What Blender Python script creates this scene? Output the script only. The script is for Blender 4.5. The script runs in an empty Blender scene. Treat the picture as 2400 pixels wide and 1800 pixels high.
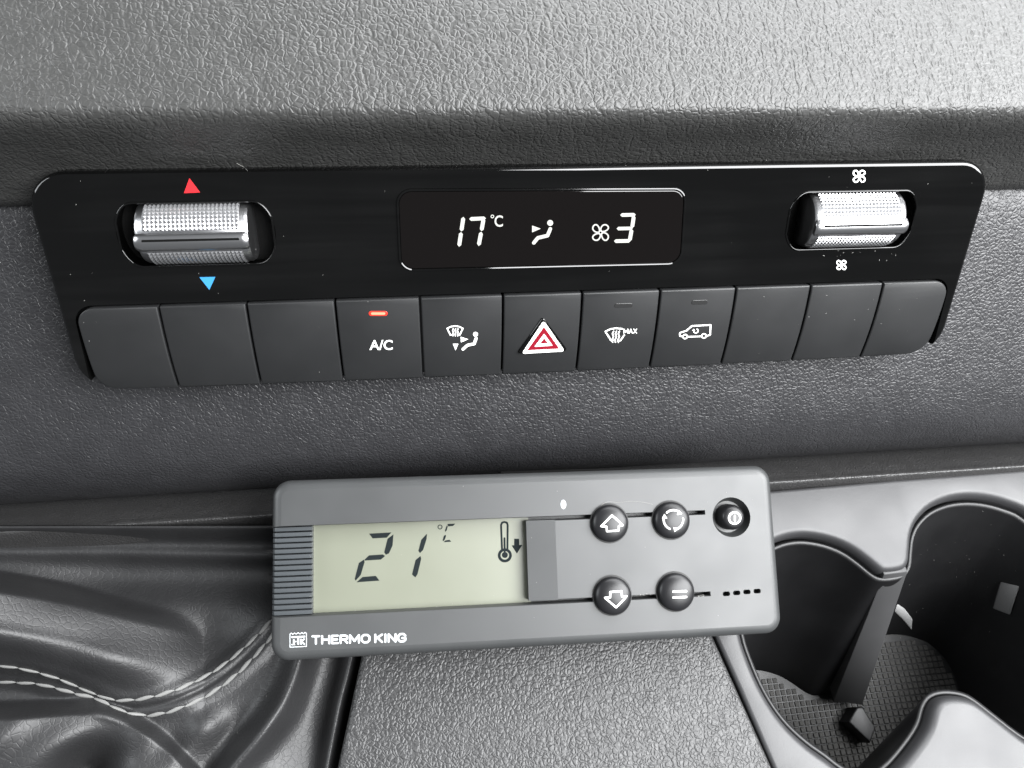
import bpy, bmesh, math, random
import numpy as np
from mathutils import Vector, Matrix

random.seed(7)
scene = bpy.context.scene
COL = scene.collection
rad = math.radians

# ------------------------------------------------------------------ camera
YAW, PITCH, ROLL = rad(8.853), rad(40.4086), rad(3.110)
FOC, CX, CY = 1736.0, 1200.0, 900.0          # in pixels of the 2400 x 1800 photograph
_f = np.array([math.sin(YAW)*math.cos(PITCH), math.cos(YAW)*math.cos(PITCH), -math.sin(PITCH)])
_r = np.array([math.cos(YAW), -math.sin(YAW), 0.0])
_u = np.cross(_r, _f)
CR = math.cos(ROLL)*_r + math.sin(ROLL)*_u
CU = -math.sin(ROLL)*_r + math.cos(ROLL)*_u
CF = _f
cam_data = bpy.data.cameras.new('camera')
cam = bpy.data.objects.new('camera', cam_data)
COL.objects.link(cam)
cam.matrix_world = Matrix(((CR[0], CU[0], -CF[0], 0), (CR[1], CU[1], -CF[1], 0), (CR[2], CU[2], -CF[2], 0), (0, 0, 0, 1)))
cam_data.sensor_width = 36.0
cam_data.lens = 36.0*FOC/2400.0
cam_data.clip_start = 0.005
cam_data.clip_end = 50.0
scene.camera = cam

# ------------------------------------------------------------------ light
world = bpy.data.worlds.new('World')
scene.world = world
world.use_nodes = True
world.node_tree.nodes['Background'].inputs[0].default_value = (0.92, 0.96, 1.0, 1)
world.node_tree.nodes['Background'].inputs[1].default_value = 0.19

def area(name, loc, target, sx, sy, power, color):
    l = bpy.data.lights.new(name, 'AREA')
    l.shape = 'RECTANGLE'; l.size = sx; l.size_y = sy; l.energy = power; l.color = color
    o = bpy.data.objects.new(name, l); COL.objects.link(o)
    o.location = loc
    o.rotation_euler = (Vector(target)-Vector(loc)).to_track_quat('-Z', 'Y').to_euler()
    return o
area('passenger_window_light', (0.44, -0.24, 0.27), (0.10, 0.04, -0.04), 0.72, 0.46, 24.0, (0.98, 0.99, 1.0))
area('windscreen_light', (0.26, 0.42, 0.50), (0.06, 0.16, -0.10), 0.9, 0.6, 20.0, (0.97, 0.985, 1.0))
area('driver_window_light', (-1.0, -0.05, 0.42), (0.0, 0.14, -0.13), 0.6, 0.5, 7.0, (0.93, 0.97, 1.0))

vs = scene.view_settings
vs.view_transform = 'Standard'; vs.look = 'None'; vs.gamma = 1.0; vs.exposure = 0.12; vs.use_curve_mapping = False
scene.cycles.use_denoising = True
scene.cycles.max_bounces = 8

# ------------------------------------------------------------------ geometry helpers
def ray(px, py):
    return CR*((px-CX)/FOC) - CU*((py-CY)/FOC) + CF

CROP = {0: (0, 0, 1.0), 1: (0, 350, .36166), 2: (800, 350, .36166), 3: (1600, 350, .36166),
        4: (600, 1050, .31646), 5: (1200, 1050, .31646), 6: (0, 1100, .42194), 7: (1600, 1050, .45198)}
def src(c, x, y):
    ox, oy, s = CROP[c]
    return ox+x*s, oy+y*s

class Frame:
    """a plane in the car: origin, right (U), up (V), outward normal (N)"""
    def __init__(self, o, U, V):
        self.o = np.array(o, float); self.U = np.array(U, float); self.V = np.array(V, float)
        self.N = np.cross(self.U, self.V)
    def uv(self, px, py, w=0.0):
        d = ray(px, py); o = self.o+self.N*w
        P = d*((o@self.N)/(d@self.N))-self.o
        return P@self.U, P@self.V
    def c(self, crop, x, y, w=0.0):
        return self.uv(*src(crop, x, y), w)
    def matrix(self):
        U, V, N, o = self.U, self.V, self.N, self.o
        return Matrix(((U[0], V[0], N[0], o[0]), (U[1], V[1], N[1], o[1]), (U[2], V[2], N[2], o[2]), (0, 0, 0, 1)))

def tag(o, label=None, cat=None, group=None, kind=None):
    if label: o['label'] = label
    if cat: o['category'] = cat
    if group: o['group'] = group
    if kind: o['kind'] = kind
    return o

def empty(name, frame_matrix):
    o = bpy.data.objects.new(name, None); COL.objects.link(o)
    o.matrix_world = frame_matrix; o.empty_display_size = 0.01
    return o

def link(name, me, mat=None, parent=None, smooth=35, loc=None):
    o = bpy.data.objects.new(name, me); COL.objects.link(o)
    if mat is not None and not me.materials: me.materials.append(mat)
    if parent is not None: o.parent = parent
    if loc is not None: o.location = loc
    if smooth is not None and len(me.polygons):
        me.polygons.foreach_set('use_smooth', [True]*len(me.polygons))
        me.set_sharp_from_angle(angle=rad(smooth))
        for p in me.polygons:
            if p.loop_total > 9: p.use_smooth = False      # flat caps keep their own normal
    me.update()
    return o

def mesh(name, verts, faces):
    me = bpy.data.meshes.new(name); me.from_pydata([tuple(map(float, v)) for v in verts], [], faces); me.update()
    return me

def fix_normals(me):
    bm = bmesh.new(); bm.from_mesh(me); bmesh.ops.recalc_face_normals(bm, faces=bm.faces); bm.to_mesh(me); bm.free()
    return me

def area2(p):
    p = np.array(p); x, y = p[:, 0], p[:, 1]
    return 0.5*np.sum(x*np.roll(y, -1)-np.roll(x, -1)*y)

def ccw(p):
    return list(p) if area2(p) > 0 else list(p)[::-1]

def rounded(pts, r, n=6):
    """round the corners of a polygon; r = one radius or one for each corner"""
    out = []; m = len(pts)
    rr = r if isinstance(r, (list, tuple)) else [r]*m
    for i in range(m):
        p0, p1, p2 = np.array(pts[i-1], float), np.array(pts[i], float), np.array(pts[(i+1) % m], float)
        if rr[i] <= 1e-9: out.append(tuple(p1)); continue
        a = p0-p1; b = p2-p1; la, lb = np.linalg.norm(a), np.linalg.norm(b); a /= la; b /= lb
        half = math.acos(max(-1, min(1, a@b)))/2
        t = min(rr[i]/math.tan(half), la*.49, lb*.49); R = t*math.tan(half)
        c = p1+(a+b)/np.linalg.norm(a+b)*(R/math.sin(half))
        s, e = p1+a*t-c, p1+b*t-c
        a0 = math.atan2(s[1], s[0]); a1 = math.atan2(e[1], e[0]); d = (a1-a0+math.pi) % (2*math.pi)-math.pi
        for k in range(n+1):
            q = a0+d*k/n; out.append((c[0]+R*math.cos(q), c[1]+R*math.sin(q)))
    return out

def offset(poly, dist):
    """move every edge of a counter-clockwise polygon inwards by its own distance"""
    n = len(poly); P = [np.array(p[:2], float) for p in poly]
    ds = dist if isinstance(dist, (list, tuple, np.ndarray)) else [dist]*n
    out = []
    for i in range(n):
        e0 = P[i]-P[i-1]; e1 = P[(i+1) % n]-P[i]
        e0 /= max(np.linalg.norm(e0), 1e-12); e1 /= max(np.linalg.norm(e1), 1e-12)
        n0 = np.array([-e0[1], e0[0]]); n1 = np.array([-e1[1], e1[0]])
        d0, d1 = ds[i-1], ds[i]
        cr = e0[0]*e1[1]-e0[1]*e1[0]
        if abs(cr) < 0.02:
            m = n0+n1; m /= np.linalg.norm(m); out.append(tuple(P[i]+m*(d0+d1)/2)); continue
        A = np.array([n0, n1]); x = np.linalg.solve(A, np.array([d0, d1])); out.append(tuple(P[i]+x))
    return out

def slab(poly, w0, w1, bevel=0.0, seg=3, surf=None, cuts=None, nbev=1.0):
    """solid plate from w0 to w1 with a rounded upper edge; surf(u, v) is added to the top ring heights"""
    poly = ccw(poly); n = len(poly)
    bev = bevel if isinstance(bevel, (list, tuple, np.ndarray)) else [bevel]*n
    bmax = max(bev) if len(bev) else 0
    rings = [(poly, w0)]
    if bmax > 0:
        for k in range(seg+1):
            t = k/seg*math.pi/2
            rings.append((offset(poly, [b*(1-math.cos(t)) for b in bev]), w1-bmax*nbev+bmax*nbev*math.sin(t)))
    else:
        rings.append((poly, w1))
    verts = []; faces = []
    for P, w in rings: verts += [(p[0], p[1], w) for p in P]
    for k in range(len(rings)-1):
        for i in range(n):
            j = (i+1) % n
            faces.append((k*n+i, k*n+j, (k+1)*n+j, (k+1)*n+i))
    faces.append(tuple(range(n))[::-1]); faces.append(tuple((len(rings)-1)*n+i for i in range(n)))
    me = mesh('slab', verts, faces)
    if cuts or surf:
        bm = bmesh.new(); bm.from_mesh(me)
        for v in (cuts or []):
            bmesh.ops.bisect_plane(bm, geom=bm.verts[:]+bm.edges[:]+bm.faces[:], plane_co=(0, v, 0), plane_no=(0, 1, 0))
        if surf:
            for v in bm.verts: v.co.z += surf(v.co.x, v.co.y)
        bm.to_mesh(me); bm.free()
    return me

def tube_verts(path, r, closed=False, n=6, flat=1.0):
    P = [np.array(p, float) for p in path]; m = len(P); verts = []; faces = []
    ref = np.array([0, 0, 1.0])
    for i in range(m):
        a = P[i-1] if (closed or i > 0) else P[i]; b = P[(i+1) % m] if (closed or i < m-1) else P[i]
        t = b-a; t /= np.linalg.norm(t); s = np.cross(t, ref); s /= max(np.linalg.norm(s), 1e-9); q = np.cross(s, t)
        for k in range(n):
            g = 2*math.pi*k/n; verts.append(P[i]+s*r*math.cos(g)+q*r*flat*math.sin(g))
    for i in range(m if closed else m-1):
        j = (i+1) % m
        for k in range(n):
            l = (k+1) % n; faces.append((i*n+k, i*n+l, j*n+l, j*n+k))
    if not closed:
        faces.append(tuple(range(n))[::-1]); faces.append(tuple((m-1)*n+k for k in range(n)))
    return verts, faces

def lathe(profile, n=40, ax='z'):
    """profile: list of (r, h); closed at both ends when r == 0"""
    verts = []; faces = []; idx = []
    for r, h in profile:
        if r < 1e-9: idx.append([len(verts)]); verts.append((0, 0, h))
        else:
            idx.append(list(range(len(verts), len(verts)+n)))
            verts += [(r*math.cos(2*math.pi*k/n), r*math.sin(2*math.pi*k/n), h) for k in range(n)]
    for a, b in zip(idx[:-1], idx[1:]):
        for k in range(n):
            l = (k+1) % n
            if len(a) == 1 and len(b) == 1: continue
            if len(a) == 1: faces.append((a[0], b[k], b[l]))
            elif len(b) == 1: faces.append((a[k], b[0], a[l]))
            else: faces.append((a[k], b[k], b[l], a[l]))
    if ax == 'x': verts = [(z, x, y) for x, y, z in verts]
    return fix_normals(mesh('lathe', verts, faces))

def cut(ob, cutters):
    """subtract closed meshes (in the object's own space) from ob"""
    for me in cutters:
        co = bpy.data.objects.new('cutter', me); COL.objects.link(co)
        m = ob.modifiers.new('b', 'BOOLEAN'); m.operation = 'DIFFERENCE'; m.solver = 'EXACT'; m.object = co
        co.parent = ob.parent
    bpy.context.view_layer.update()
    dg = bpy.context.evaluated_depsgraph_get()
    new = bpy.data.meshes.new_from_object(ob.evaluated_get(dg))
    for m in list(ob.modifiers):
        c = m.object; ob.modifiers.remove(m); bpy.data.objects.remove(c)
    ob.data = new
    new.polygons.foreach_set('use_smooth', [True]*len(new.polygons)); new.set_sharp_from_angle(angle=rad(32))
    for p in new.polygons:
        if p.normal.z > .9995: p.use_smooth = False

def catmull(pts, n=8):
    P = [np.array(p, float) for p in pts]; P = [2*P[0]-P[1]]+P+[2*P[-1]-P[-2]]; out = []
    for i in range(1, len(P)-2):
        for k in range(n):
            t = k/n
            out.append(.5*((2*P[i])+(-P[i-1]+P[i+1])*t+(2*P[i-1]-5*P[i]+4*P[i+1]-P[i+2])*t*t+(-P[i-1]+3*P[i]-3*P[i+1]+P[i+2])*t**3))
    out.append(P[-2]); return out

# flat print -------------------------------------------------------
def stroke_polys(pts, w, closed=False, caps=True):
    """quads for a drawn line of width w with round joints"""
    P = [np.array(p, float) for p in pts]; out = []
    segs = list(zip(P, P[1:]+([P[0]] if closed else []))) if closed else list(zip(P[:-1], P[1:]))
    for a, b in segs:
        d = b-a; L = np.linalg.norm(d)
        if L < 1e-12: continue
        d /= L; s = np.array([-d[1], d[0]])*w/2
        out.append([a-s, b-s, b+s, a+s])
    for p in (P if caps else P[1:-1]):
        out.append([p+np.array([math.cos(2*math.pi*k/10), math.sin(2*math.pi*k/10)])*w/2 for k in range(10)])
    return out

def disc(c, r, n=24, ry=None):
    ry = ry or r
    return [[c[0]+r*math.cos(2*math.pi*k/n), c[1]+ry*math.sin(2*math.pi*k/n)] for k in range(n)]

def circle_line(c, r, w, n=28, a0=0, a1=2*math.pi):
    full = abs(a1-a0-2*math.pi) < 1e-6
    pts = [(c[0]+r*math.cos(a0+(a1-a0)*k/n), c[1]+r*math.sin(a0+(a1-a0)*k/n)) for k in range(n if full else n+1)]
    return stroke_polys(pts, w, full)

def fan_lines(c, R, w):
    out = []
    for q in range(4):
        a = rad(45+90*q-8); pts = []
        for k in range(15):
            t = 2*math.pi*k/15
            x = R*.60+R*.44*math.cos(t); y = R*.34*math.sin(t)*(1.0+.25*math.cos(t))
            y += .16*R*(x/R-.3)
            pts.append((c[0]+x*math.cos(a)-y*math.sin(a), c[1]+x*math.sin(a)+y*math.cos(a)))
        out += stroke_polys(pts, w, True)
    return out

def print_mesh(polys, to_uv, surf=lambda u, v: 0.0, eps=0.00006):
    """lay polygons (drawn in photo crop units) on a surface as one thin print"""
    verts = []; faces = []
    for k, p in enumerate(polys):
        q = ccw([to_uv(x, y) for x, y in p]); b = len(verts)
        e = eps+0.0000015*(k % 17)
        verts += [(u, v, surf(u, v)+e) for u, v in q]; faces.append(tuple(range(b, b+len(q))))
    return mesh('print', verts, faces)

def text_mesh(body, to_uv, box, surf=lambda u, v: 0.0, eps=0.00008, bold=0.0, slope=0.0):
    """letters stretched into box = (x0, y0, x1, y1) in photo crop units (y down)"""
    cu = bpy.data.curves.new('t', 'FONT'); cu.body = body; cu.size = 1; cu.offset = bold
    cu.resolution_u = 4
    ob = bpy.data.objects.new('t', cu); COL.objects.link(ob)
    bpy.context.view_layer.update()
    me = bpy.data.meshes.new_from_object(ob.evaluated_get(bpy.context.evaluated_depsgraph_get()))
    bpy.data.objects.remove(ob); bpy.data.curves.remove(cu)
    xs = [v.co.x for v in me.vertices]; ys = [v.co.y for v in me.vertices]
    x0, x1, y0, y1 = min(xs), max(xs), min(ys), max(ys)
    for v in me.vertices:
        fx = (v.co.x-x0)/(x1-x0); fy = (v.co.y-y0)/(y1-y0)
        u, w = to_uv(box[0]+(box[2]-box[0])*fx, box[3]+(box[1]-box[3])*fy+slope*(box[2]-box[0])*(fx-.5))
        v.co = (u, w, surf(u, w)+eps)
    me.materials.clear()
    return me

def joined(meshes):
    verts = []; faces = []
    for m in meshes:
        b = len(verts); verts += [tuple(v.co) for v in m.vertices]; faces += [tuple(i+b for i in p.vertices) for p in m.polygons]
        bpy.data.meshes.remove(m)
    return mesh('joined', verts, faces)

# ------------------------------------------------------------------ materials
def mat(name, color, rough=.5, metal=0.0, spec=.5, coat=0.0, emit=None, estr=0.0):
    m = bpy.data.materials.new(name); m.use_nodes = True
    b = m.node_tree.nodes['Principled BSDF']
    b.inputs['Base Color'].default_value = (*color, 1); b.inputs['Roughness'].default_value = rough
    b.inputs['Metallic'].default_value = metal; b.inputs['Specular IOR Level'].default_value = spec
    b.inputs['Coat Weight'].default_value = coat; b.inputs['Coat Roughness'].default_value = .03
    if emit: b.inputs['Emission Color'].default_value = (*emit, 1); b.inputs['Emission Strength'].default_value = estr
    return m

def nd(m, kind, **kw):
    n = m.node_tree.nodes.new(kind)
    for k, v in kw.items():
        if k.startswith('i_'): n.inputs[k[2:].replace('_', ' ')].default_value = v
        else: setattr(n, k, v)
    return n

def lk(m, a, ao, b, bi): m.node_tree.links.new(a.outputs[ao], b.inputs[bi])

def math_node(m, op, a, b=None, c=None):
    n = nd(m, 'ShaderNodeMath', operation=op)
    for i, x in enumerate((a, b, c)):
        if x is None: continue
        if isinstance(x, (int, float)): n.inputs[i].default_value = x
        else: m.node_tree.links.new(x, n.inputs[i])
    return n.outputs[0]

def leather(name, color, rough, cell, depth, crease=(1, .4, .4), crease_cell=.0034, crease_amp=.8, tint=.2, hi=.32):
    """grained vinyl: small pebbles cut by longer, thinner creases, deeper in some places than in others"""
    m = mat(name, color, rough); b = m.node_tree.nodes['Principled BSDF']
    tc = nd(m, 'ShaderNodeTexCoord')
    nz = nd(m, 'ShaderNodeTexNoise'); nz.inputs['Scale'].default_value = .45/cell; nz.inputs['Detail'].default_value = 2
    lk(m, tc, 'Object', nz, 'Vector')
    sub = nd(m, 'ShaderNodeVectorMath', operation='SUBTRACT'); lk(m, nz, 'Color', sub, 0); sub.inputs[1].default_value = (.5, .5, .5)
    sc = nd(m, 'ShaderNodeVectorMath', operation='SCALE'); lk(m, sub, 'Vector', sc, 0); sc.inputs['Scale'].default_value = cell*1.5
    ad = nd(m, 'ShaderNodeVectorMath', operation='ADD'); lk(m, tc, 'Object', ad, 0); lk(m, sc, 'Vector', ad, 1)
    mp = nd(m, 'ShaderNodeMapping'); mp.inputs['Scale'].default_value = crease; lk(m, ad, 'Vector', mp, 'Vector')
    v1 = nd(m, 'ShaderNodeTexVoronoi', feature='DISTANCE_TO_EDGE'); v1.inputs['Scale'].default_value = 1/crease_cell; lk(m, mp, 'Vector', v1, 'Vector')
    v2 = nd(m, 'ShaderNodeTexVoronoi', feature='DISTANCE_TO_EDGE'); v2.inputs['Scale'].default_value = 1/cell; lk(m, ad, 'Vector', v2, 'Vector')
    def soft(v, hi_):
        r = nd(m, 'ShaderNodeMapRange', interpolation_type='SMOOTHSTEP'); r.inputs['From Max'].default_value = hi_
        lk(m, v, 'Distance', r, 'Value'); return r.outputs['Result']
    h1 = soft(v1, .13); h2 = soft(v2, hi)
    ns = nd(m, 'ShaderNodeTexNoise'); ns.inputs['Scale'].default_value = .16/cell; ns.inputs['Detail'].default_value = 3; lk(m, tc, 'Object', ns, 'Vector')
    amp = nd(m, 'ShaderNodeMapRange'); lk(m, ns, 'Fac', amp, 'Value')
    amp.inputs['From Min'].default_value = .32; amp.inputs['From Max'].default_value = .68; amp.inputs['To Min'].default_value = .15; amp.inputs['To Max'].default_value = 1.2
    h = math_node(m, 'ADD', math_node(m, 'MULTIPLY', math_node(m, 'MULTIPLY', h1, amp.outputs['Result']), crease_amp), h2)
    bp = nd(m, 'ShaderNodeBump'); bp.inputs['Strength'].default_value = 1.0; bp.inputs['Distance'].default_value = depth
    m.node_tree.links.new(h, bp.inputs['Height']); lk(m, bp, 'Normal', b, 'Normal')
    rg = nd(m, 'ShaderNodeMapRange'); lk(m, ns, 'Fac', rg, 'Value'); rg.inputs['To Min'].default_value = rough-.07; rg.inputs['To Max'].default_value = rough+.07
    lk(m, rg, 'Result', b, 'Roughness')
    cm = nd(m, 'ShaderNodeMixRGB'); cm.inputs['Color1'].default_value = (*[c*(1-tint) for c in color], 1); cm.inputs['Color2'].default_value = (*[c*(1+tint) for c in color], 1)
    lk(m, ns, 'Fac', cm, 'Fac'); lk(m, cm, 'Color', b, 'Base Color')
    return m

def plastic(name, color, rough, grain=.00002, size=.00035, spec=.5, blotch=.12):
    m = mat(name, color, rough, spec=spec); b = m.node_tree.nodes['Principled BSDF']
    tc = nd(m, 'ShaderNodeTexCoord')
    n = nd(m, 'ShaderNodeTexNoise'); n.inputs['Scale'].default_value = 1/size; n.inputs['Detail'].default_value = 2; lk(m, tc, 'Object', n, 'Vector')
    bp = nd(m, 'ShaderNodeBump'); bp.inputs['Distance'].default_value = grain; lk(m, n, 'Fac', bp, 'Height'); lk(m, bp, 'Normal', b, 'Normal')
    s = nd(m, 'ShaderNodeTexNoise'); s.inputs['Scale'].default_value = 60; s.inputs['Detail'].default_value = 5; lk(m, tc, 'Object', s, 'Vector')
    rg = nd(m, 'ShaderNodeMapRange'); lk(m, s, 'Fac', rg, 'Value'); rg.inputs['To Min'].default_value = rough-.1; rg.inputs['To Max'].default_value = rough+.1
    lk(m, rg, 'Result', b, 'Roughness')
    cm = nd(m, 'ShaderNodeMixRGB'); cm.inputs['Color1'].default_value = (*[c*(1-blotch) for c in color], 1); cm.inputs['Color2'].default_value = (*[c*(1+blotch) for c in color], 1)
    lk(m, s, 'Fac', cm, 'Fac'); lk(m, cm, 'Color', b, 'Base Color')
    return m

def piano_black(name):
    """gloss black with fine wiping marks and a little dust haze"""
    m = mat(name, (.004, .004, .0045), .06); b = m.node_tree.nodes['Principled BSDF']
    tc = nd(m, 'ShaderNodeTexCoord'); mp = nd(m, 'ShaderNodeMapping'); mp.inputs['Scale'].default_value = (14, 260, 1); mp.inputs['Rotation'].default_value = (0, 0, .06)
    lk(m, tc, 'Object', mp, 'Vector')
    n = nd(m, 'ShaderNodeTexNoise'); n.inputs['Scale'].default_value = 1; n.inputs['Detail'].default_value = 6; n.inputs['Distortion'].default_value = .4; lk(m, mp, 'Vector', n, 'Vector')
    s = nd(m, 'ShaderNodeTexNoise'); s.inputs['Scale'].default_value = 22; s.inputs['Detail'].default_value = 3; lk(m, tc, 'Object', s, 'Vector')
    f = math_node(m, 'MULTIPLY', n.outputs['Fac'], s.outputs['Fac'])
    rg = nd(m, 'ShaderNodeMapRange'); m.node_tree.links.new(f, rg.inputs['Value'])
    rg.inputs['From Min'].default_value = .12; rg.inputs['From Max'].default_value = .42; rg.inputs['To Min'].default_value = .02; rg.inputs['To Max'].default_value = .10
    lk(m, rg, 'Result', b, 'Roughness')
    cm = nd(m, 'ShaderNodeMapRange'); m.node_tree.links.new(f, cm.inputs['Value'])
    cm.inputs['From Min'].default_value = .2; cm.inputs['From Max'].default_value = .45; cm.inputs['To Min'].default_value = .0012; cm.inputs['To Max'].default_value = .0032
    lk(m, cm, 'Result', b, 'Base Color')
    return m

M = {}
M['pad'] = leather('grained_pad', (.032, .032, .031), .46, .00125, .00008, crease=(1, .42, .42), crease_cell=.0032, crease_amp=1.1, hi=.26)
M['fascia'] = leather('grained_fascia', (.021, .021, .0228), .42, .00120, .00008, crease=(1, .7, .7), crease_cell=.0030, hi=.26)
M['console'] = leather('grained_console', (.024, .024, .0245), .44, .00125, .00009, crease=(1, .8, .8), crease_cell=.0028, hi=.26)
M['ledge'] = leather('fine_grained_ledge', (.026, .0255, .0255), .42, .0009, .00007, crease=(1, 1, 1), crease_cell=.002)
M['boot'] = leather('soft_boot_leather', (.015, .015, .0157), .50, .0017, .00003, crease=(1, 1, 1), crease_cell=.0044, crease_amp=.5, hi=.14)
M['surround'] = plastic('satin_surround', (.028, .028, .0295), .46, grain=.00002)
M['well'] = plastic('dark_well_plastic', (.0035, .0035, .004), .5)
M['post'] = plastic('scuffed_rib_plastic', (.034, .034, .035), .55)
M['mat'] = plastic('rubber_mat', (.034, .033, .031), .75)
M['tab'] = plastic('pale_tab', (.34, .34, .34), .5)
M['tab2'] = plastic('grey_tab', (.11, .11, .11), .5)
M['gloss'] = piano_black('piano_black')
M['screen'] = mat('display_glass', (.0022, .0016, .0015), .04)
M['key'] = plastic('soft_touch_key', (.0120, .0124, .0130), .46, grain=.000012)
M['dark'] = mat('dark_gap', (.003, .003, .003), .85, spec=.1)
M['chrome'] = mat('satin_chrome', (.54, .54, .55), .28, metal=1)
M['knurl'] = mat('knurled_metal', (.50, .50, .51), .40, metal=1)
M['white'] = mat('white_print', (.82, .82, .80), .5)
M['red'] = mat('red_print', (.50, .012, .018), .5)
M['hazred'] = mat('hazard_red', (.20, .004, .014), .35)
M['blue'] = mat('blue_print', (.03, .22, .50), .5)
M['glow'] = mat('lit_symbol', (.1, .1, .1), .4, emit=(.93, .95, .86), estr=.85)
M['led'] = mat('red_led', (.3, .02, .01), .3, emit=(1.0, .02, .012), estr=1.6)
M['ledcore'] = mat('red_led_core', (.3, .02, .01), .3, emit=(1.0, .30, .18), estr=2.2)
M['ledoff'] = mat('unlit_led', (.018, .018, .018), .25)
M['grey'] = plastic('grey_housing', (.034, .0355, .0362), .44, grain=.000008, size=.0003, blotch=.12)
M['greyrib'] = plastic('grey_rib', (.043, .048, .052), .40, grain=.000005, size=.0003, blotch=.05)
M['logo'] = mat('pale_logo', (.42, .44, .45), .5)
M['lcd'] = plastic('lcd_glass', (.130, .137, .105), .34, grain=0, blotch=.05)
M['seg'] = mat('lcd_segment', (.010, .013, .014), .8, spec=.05)
M['knob'] = plastic('worn_black_button', (.009, .009, .010), .36, grain=0, blotch=.5, spec=.35)
M['socket'] = mat('button_socket', (.006, .006, .006), .6)
M['led_lens'] = mat('pale_lens', (.55, .58, .60), .3)
M['thread'] = mat('pale_thread', (.15, .15, .146), .75)
M['dust'] = mat('dust', (.28, .275, .26), .9)

# ------------------------------------------------------------------ frames of the place
TH = rad(15)
PANEL = Frame(CF*.2, (1, 0, 0), (0, math.sin(TH), math.cos(TH)))
el, az, gg = rad(48.137), rad(-.7733), rad(-1.0599)
_n = np.array([math.sin(az)*math.cos(el), -math.cos(az)*math.cos(el), math.sin(el)])
_U = np.array([math.cos(az), math.sin(az), 0]); _V = np.cross(_n, _U)
CTRL = Frame(ray(1230, 1315)*.2, math.cos(gg)*_U+math.sin(gg)*_V, -math.sin(gg)*_U+math.cos(gg)*_V)
CS = rad(25)
CON = Frame((0, .150, -.181), (1, 0, 0), (0, math.cos(CS), math.sin(CS)))

# ------------------------------------------------------------------ the dashboard (setting)
def at_y(px, py, Y):
    d = ray(px, py); return d*(Y/d[1])
def loft(name, prof, back, m, x0=-.42, x1=.46, nx=2, n=8):
    """profile in (Y, Z) swept across the car, closed behind by the back points"""
    P = [tuple(p) for p in catmull(prof, n)]+list(back); k = len(P); verts = []; faces = []
    xs = [x0+(x1-x0)*i/nx for i in range(nx+1)]
    for x in xs: verts += [(x, p[0], p[1]) for p in P]
    for i in range(nx):
        for j in range(k):
            l = (j+1) % k; faces.append((i*k+j, i*k+l, (i+1)*k+l, (i+1)*k+j))
    faces.append(tuple(range(k))); faces.append(tuple(nx*k+j for j in range(k))[::-1])
    o = link(name, fix_normals(mesh(name, verts, faces)), m, smooth=50)
    return tag(o, kind='structure')
def yz(py, Y, px=1200):
    p = at_y(px, py, Y); return (Y, p[2])

prof = [yz(-420, .218), yz(-200, .1935), yz(0, .1765), yz(130, .1672), yz(205, .1620), yz(240, .1598), yz(262, .1590), yz(285, .1594), yz(310, .1612), yz(345, .1648), yz(385, .1684), yz(430, .1715), yz(452, .1730), yz(462, .1748), yz(465, .178)]
tag(loft('dashboard_top', prof, [(.26, -.085), (.26, .06)], M['pad']), 'upper dashboard pad of grained black vinyl above the climate panel')
prof = [yz(440, .1780), yz(520, .1740), yz(700, .1672), yz(880, .1600), yz(980, .1560), yz(1040, .1544), yz(1075, .1550), yz(1095, .1568), yz(1106, .1595), yz(1110, .164)]
tag(loft('dashboard_fascia', prof, [(.24, -.172), (.24, -.085)], M['fascia']), 'lower dashboard fascia of grained black vinyl behind the climate panel')
prof = [yz(1090, .172), yz(1108, .1660), yz(1135, .1590), yz(1158, .1535), yz(1166, .1515), yz(1172, .1506), yz(1182, .1504), yz(1200, .1506)]
tag(loft('console_ledge', prof, [(.1515, -.20), (.172, -.20)], M['ledge']), 'narrow grained ledge between fascia and centre console')
base = mesh('console_base', [(x, y, z) for z in (-.115, -.110) for x, y in ((-.42, -.16), (.46, -.16), (.46, .03), (-.42, .03))],
            [(0, 3, 2, 1), (4, 5, 6, 7), (0, 1, 5, 4), (1, 2, 6, 5), (2, 3, 7, 6), (3, 0, 4, 7)])
ob = link('console_base', base, M['dark']); ob.matrix_world = CON.matrix(); tag(ob, 'dark floor of the centre console under its trims', kind='structure')

# grained console panel below the controller
pl = [CON.uv(*p, .0015) for p in ((862, 1380), (845, 1545), (790, 1800), (765, 1930), (1880, 1930), (1812, 1800), (1672, 1490), (1630, 1390))]
ob = link('console_panel', slab(rounded(pl, .002, 3), -.014, .0015, .0016, 4), M['console'], smooth=40)
ob.matrix_world = CON.matrix(); tag(ob, 'grained black console panel below the grey controller', kind='structure')

# ------------------------------------------------------------------ climate control panel
cp = empty('climate_control_panel', PANEL.matrix())
tag(cp, 'glossy black climate control panel with display, two metal thumbwheels and a row of keys', 'control panel')
P = PANEL
def smooth_loop(pts, n=4):
    Q = [np.array(p) for p in pts]; m = len(Q); out = []
    for i in range(m):
        a, b, c, d = Q[i-1], Q[i], Q[(i+1) % m], Q[(i+2) % m]
        for k in range(n):
            t = k/n
            out.append(tuple(.5*(2*b+(-a+c)*t+(2*a-5*b+4*c-d)*t*t+(-a+3*b-3*c+d)*t**3)))
    return out
plate_outline = ccw(rounded([(-.1096, .05705), (-.1086, .0031), (-.048, .0026), (.0075, .0024), (.063, .0026), (.1236, .0031), (.1247, .0572)],
                            [.0088, .0092, 0, 0, 0, .0092, .0088], 10))
plate = link('faceplate', slab(plate_outline, -.011, 0, .0011, 4), M['gloss'], cp, smooth=32)

VT, VB = P.uv(1178, 690)[1], .0019
PROUD = .0009
def key_surf(u, v):
    s = min(max((VT-v)/(VT-VB), 0), 1.1)
    return PROUD-.0030*s**2.3
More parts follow.
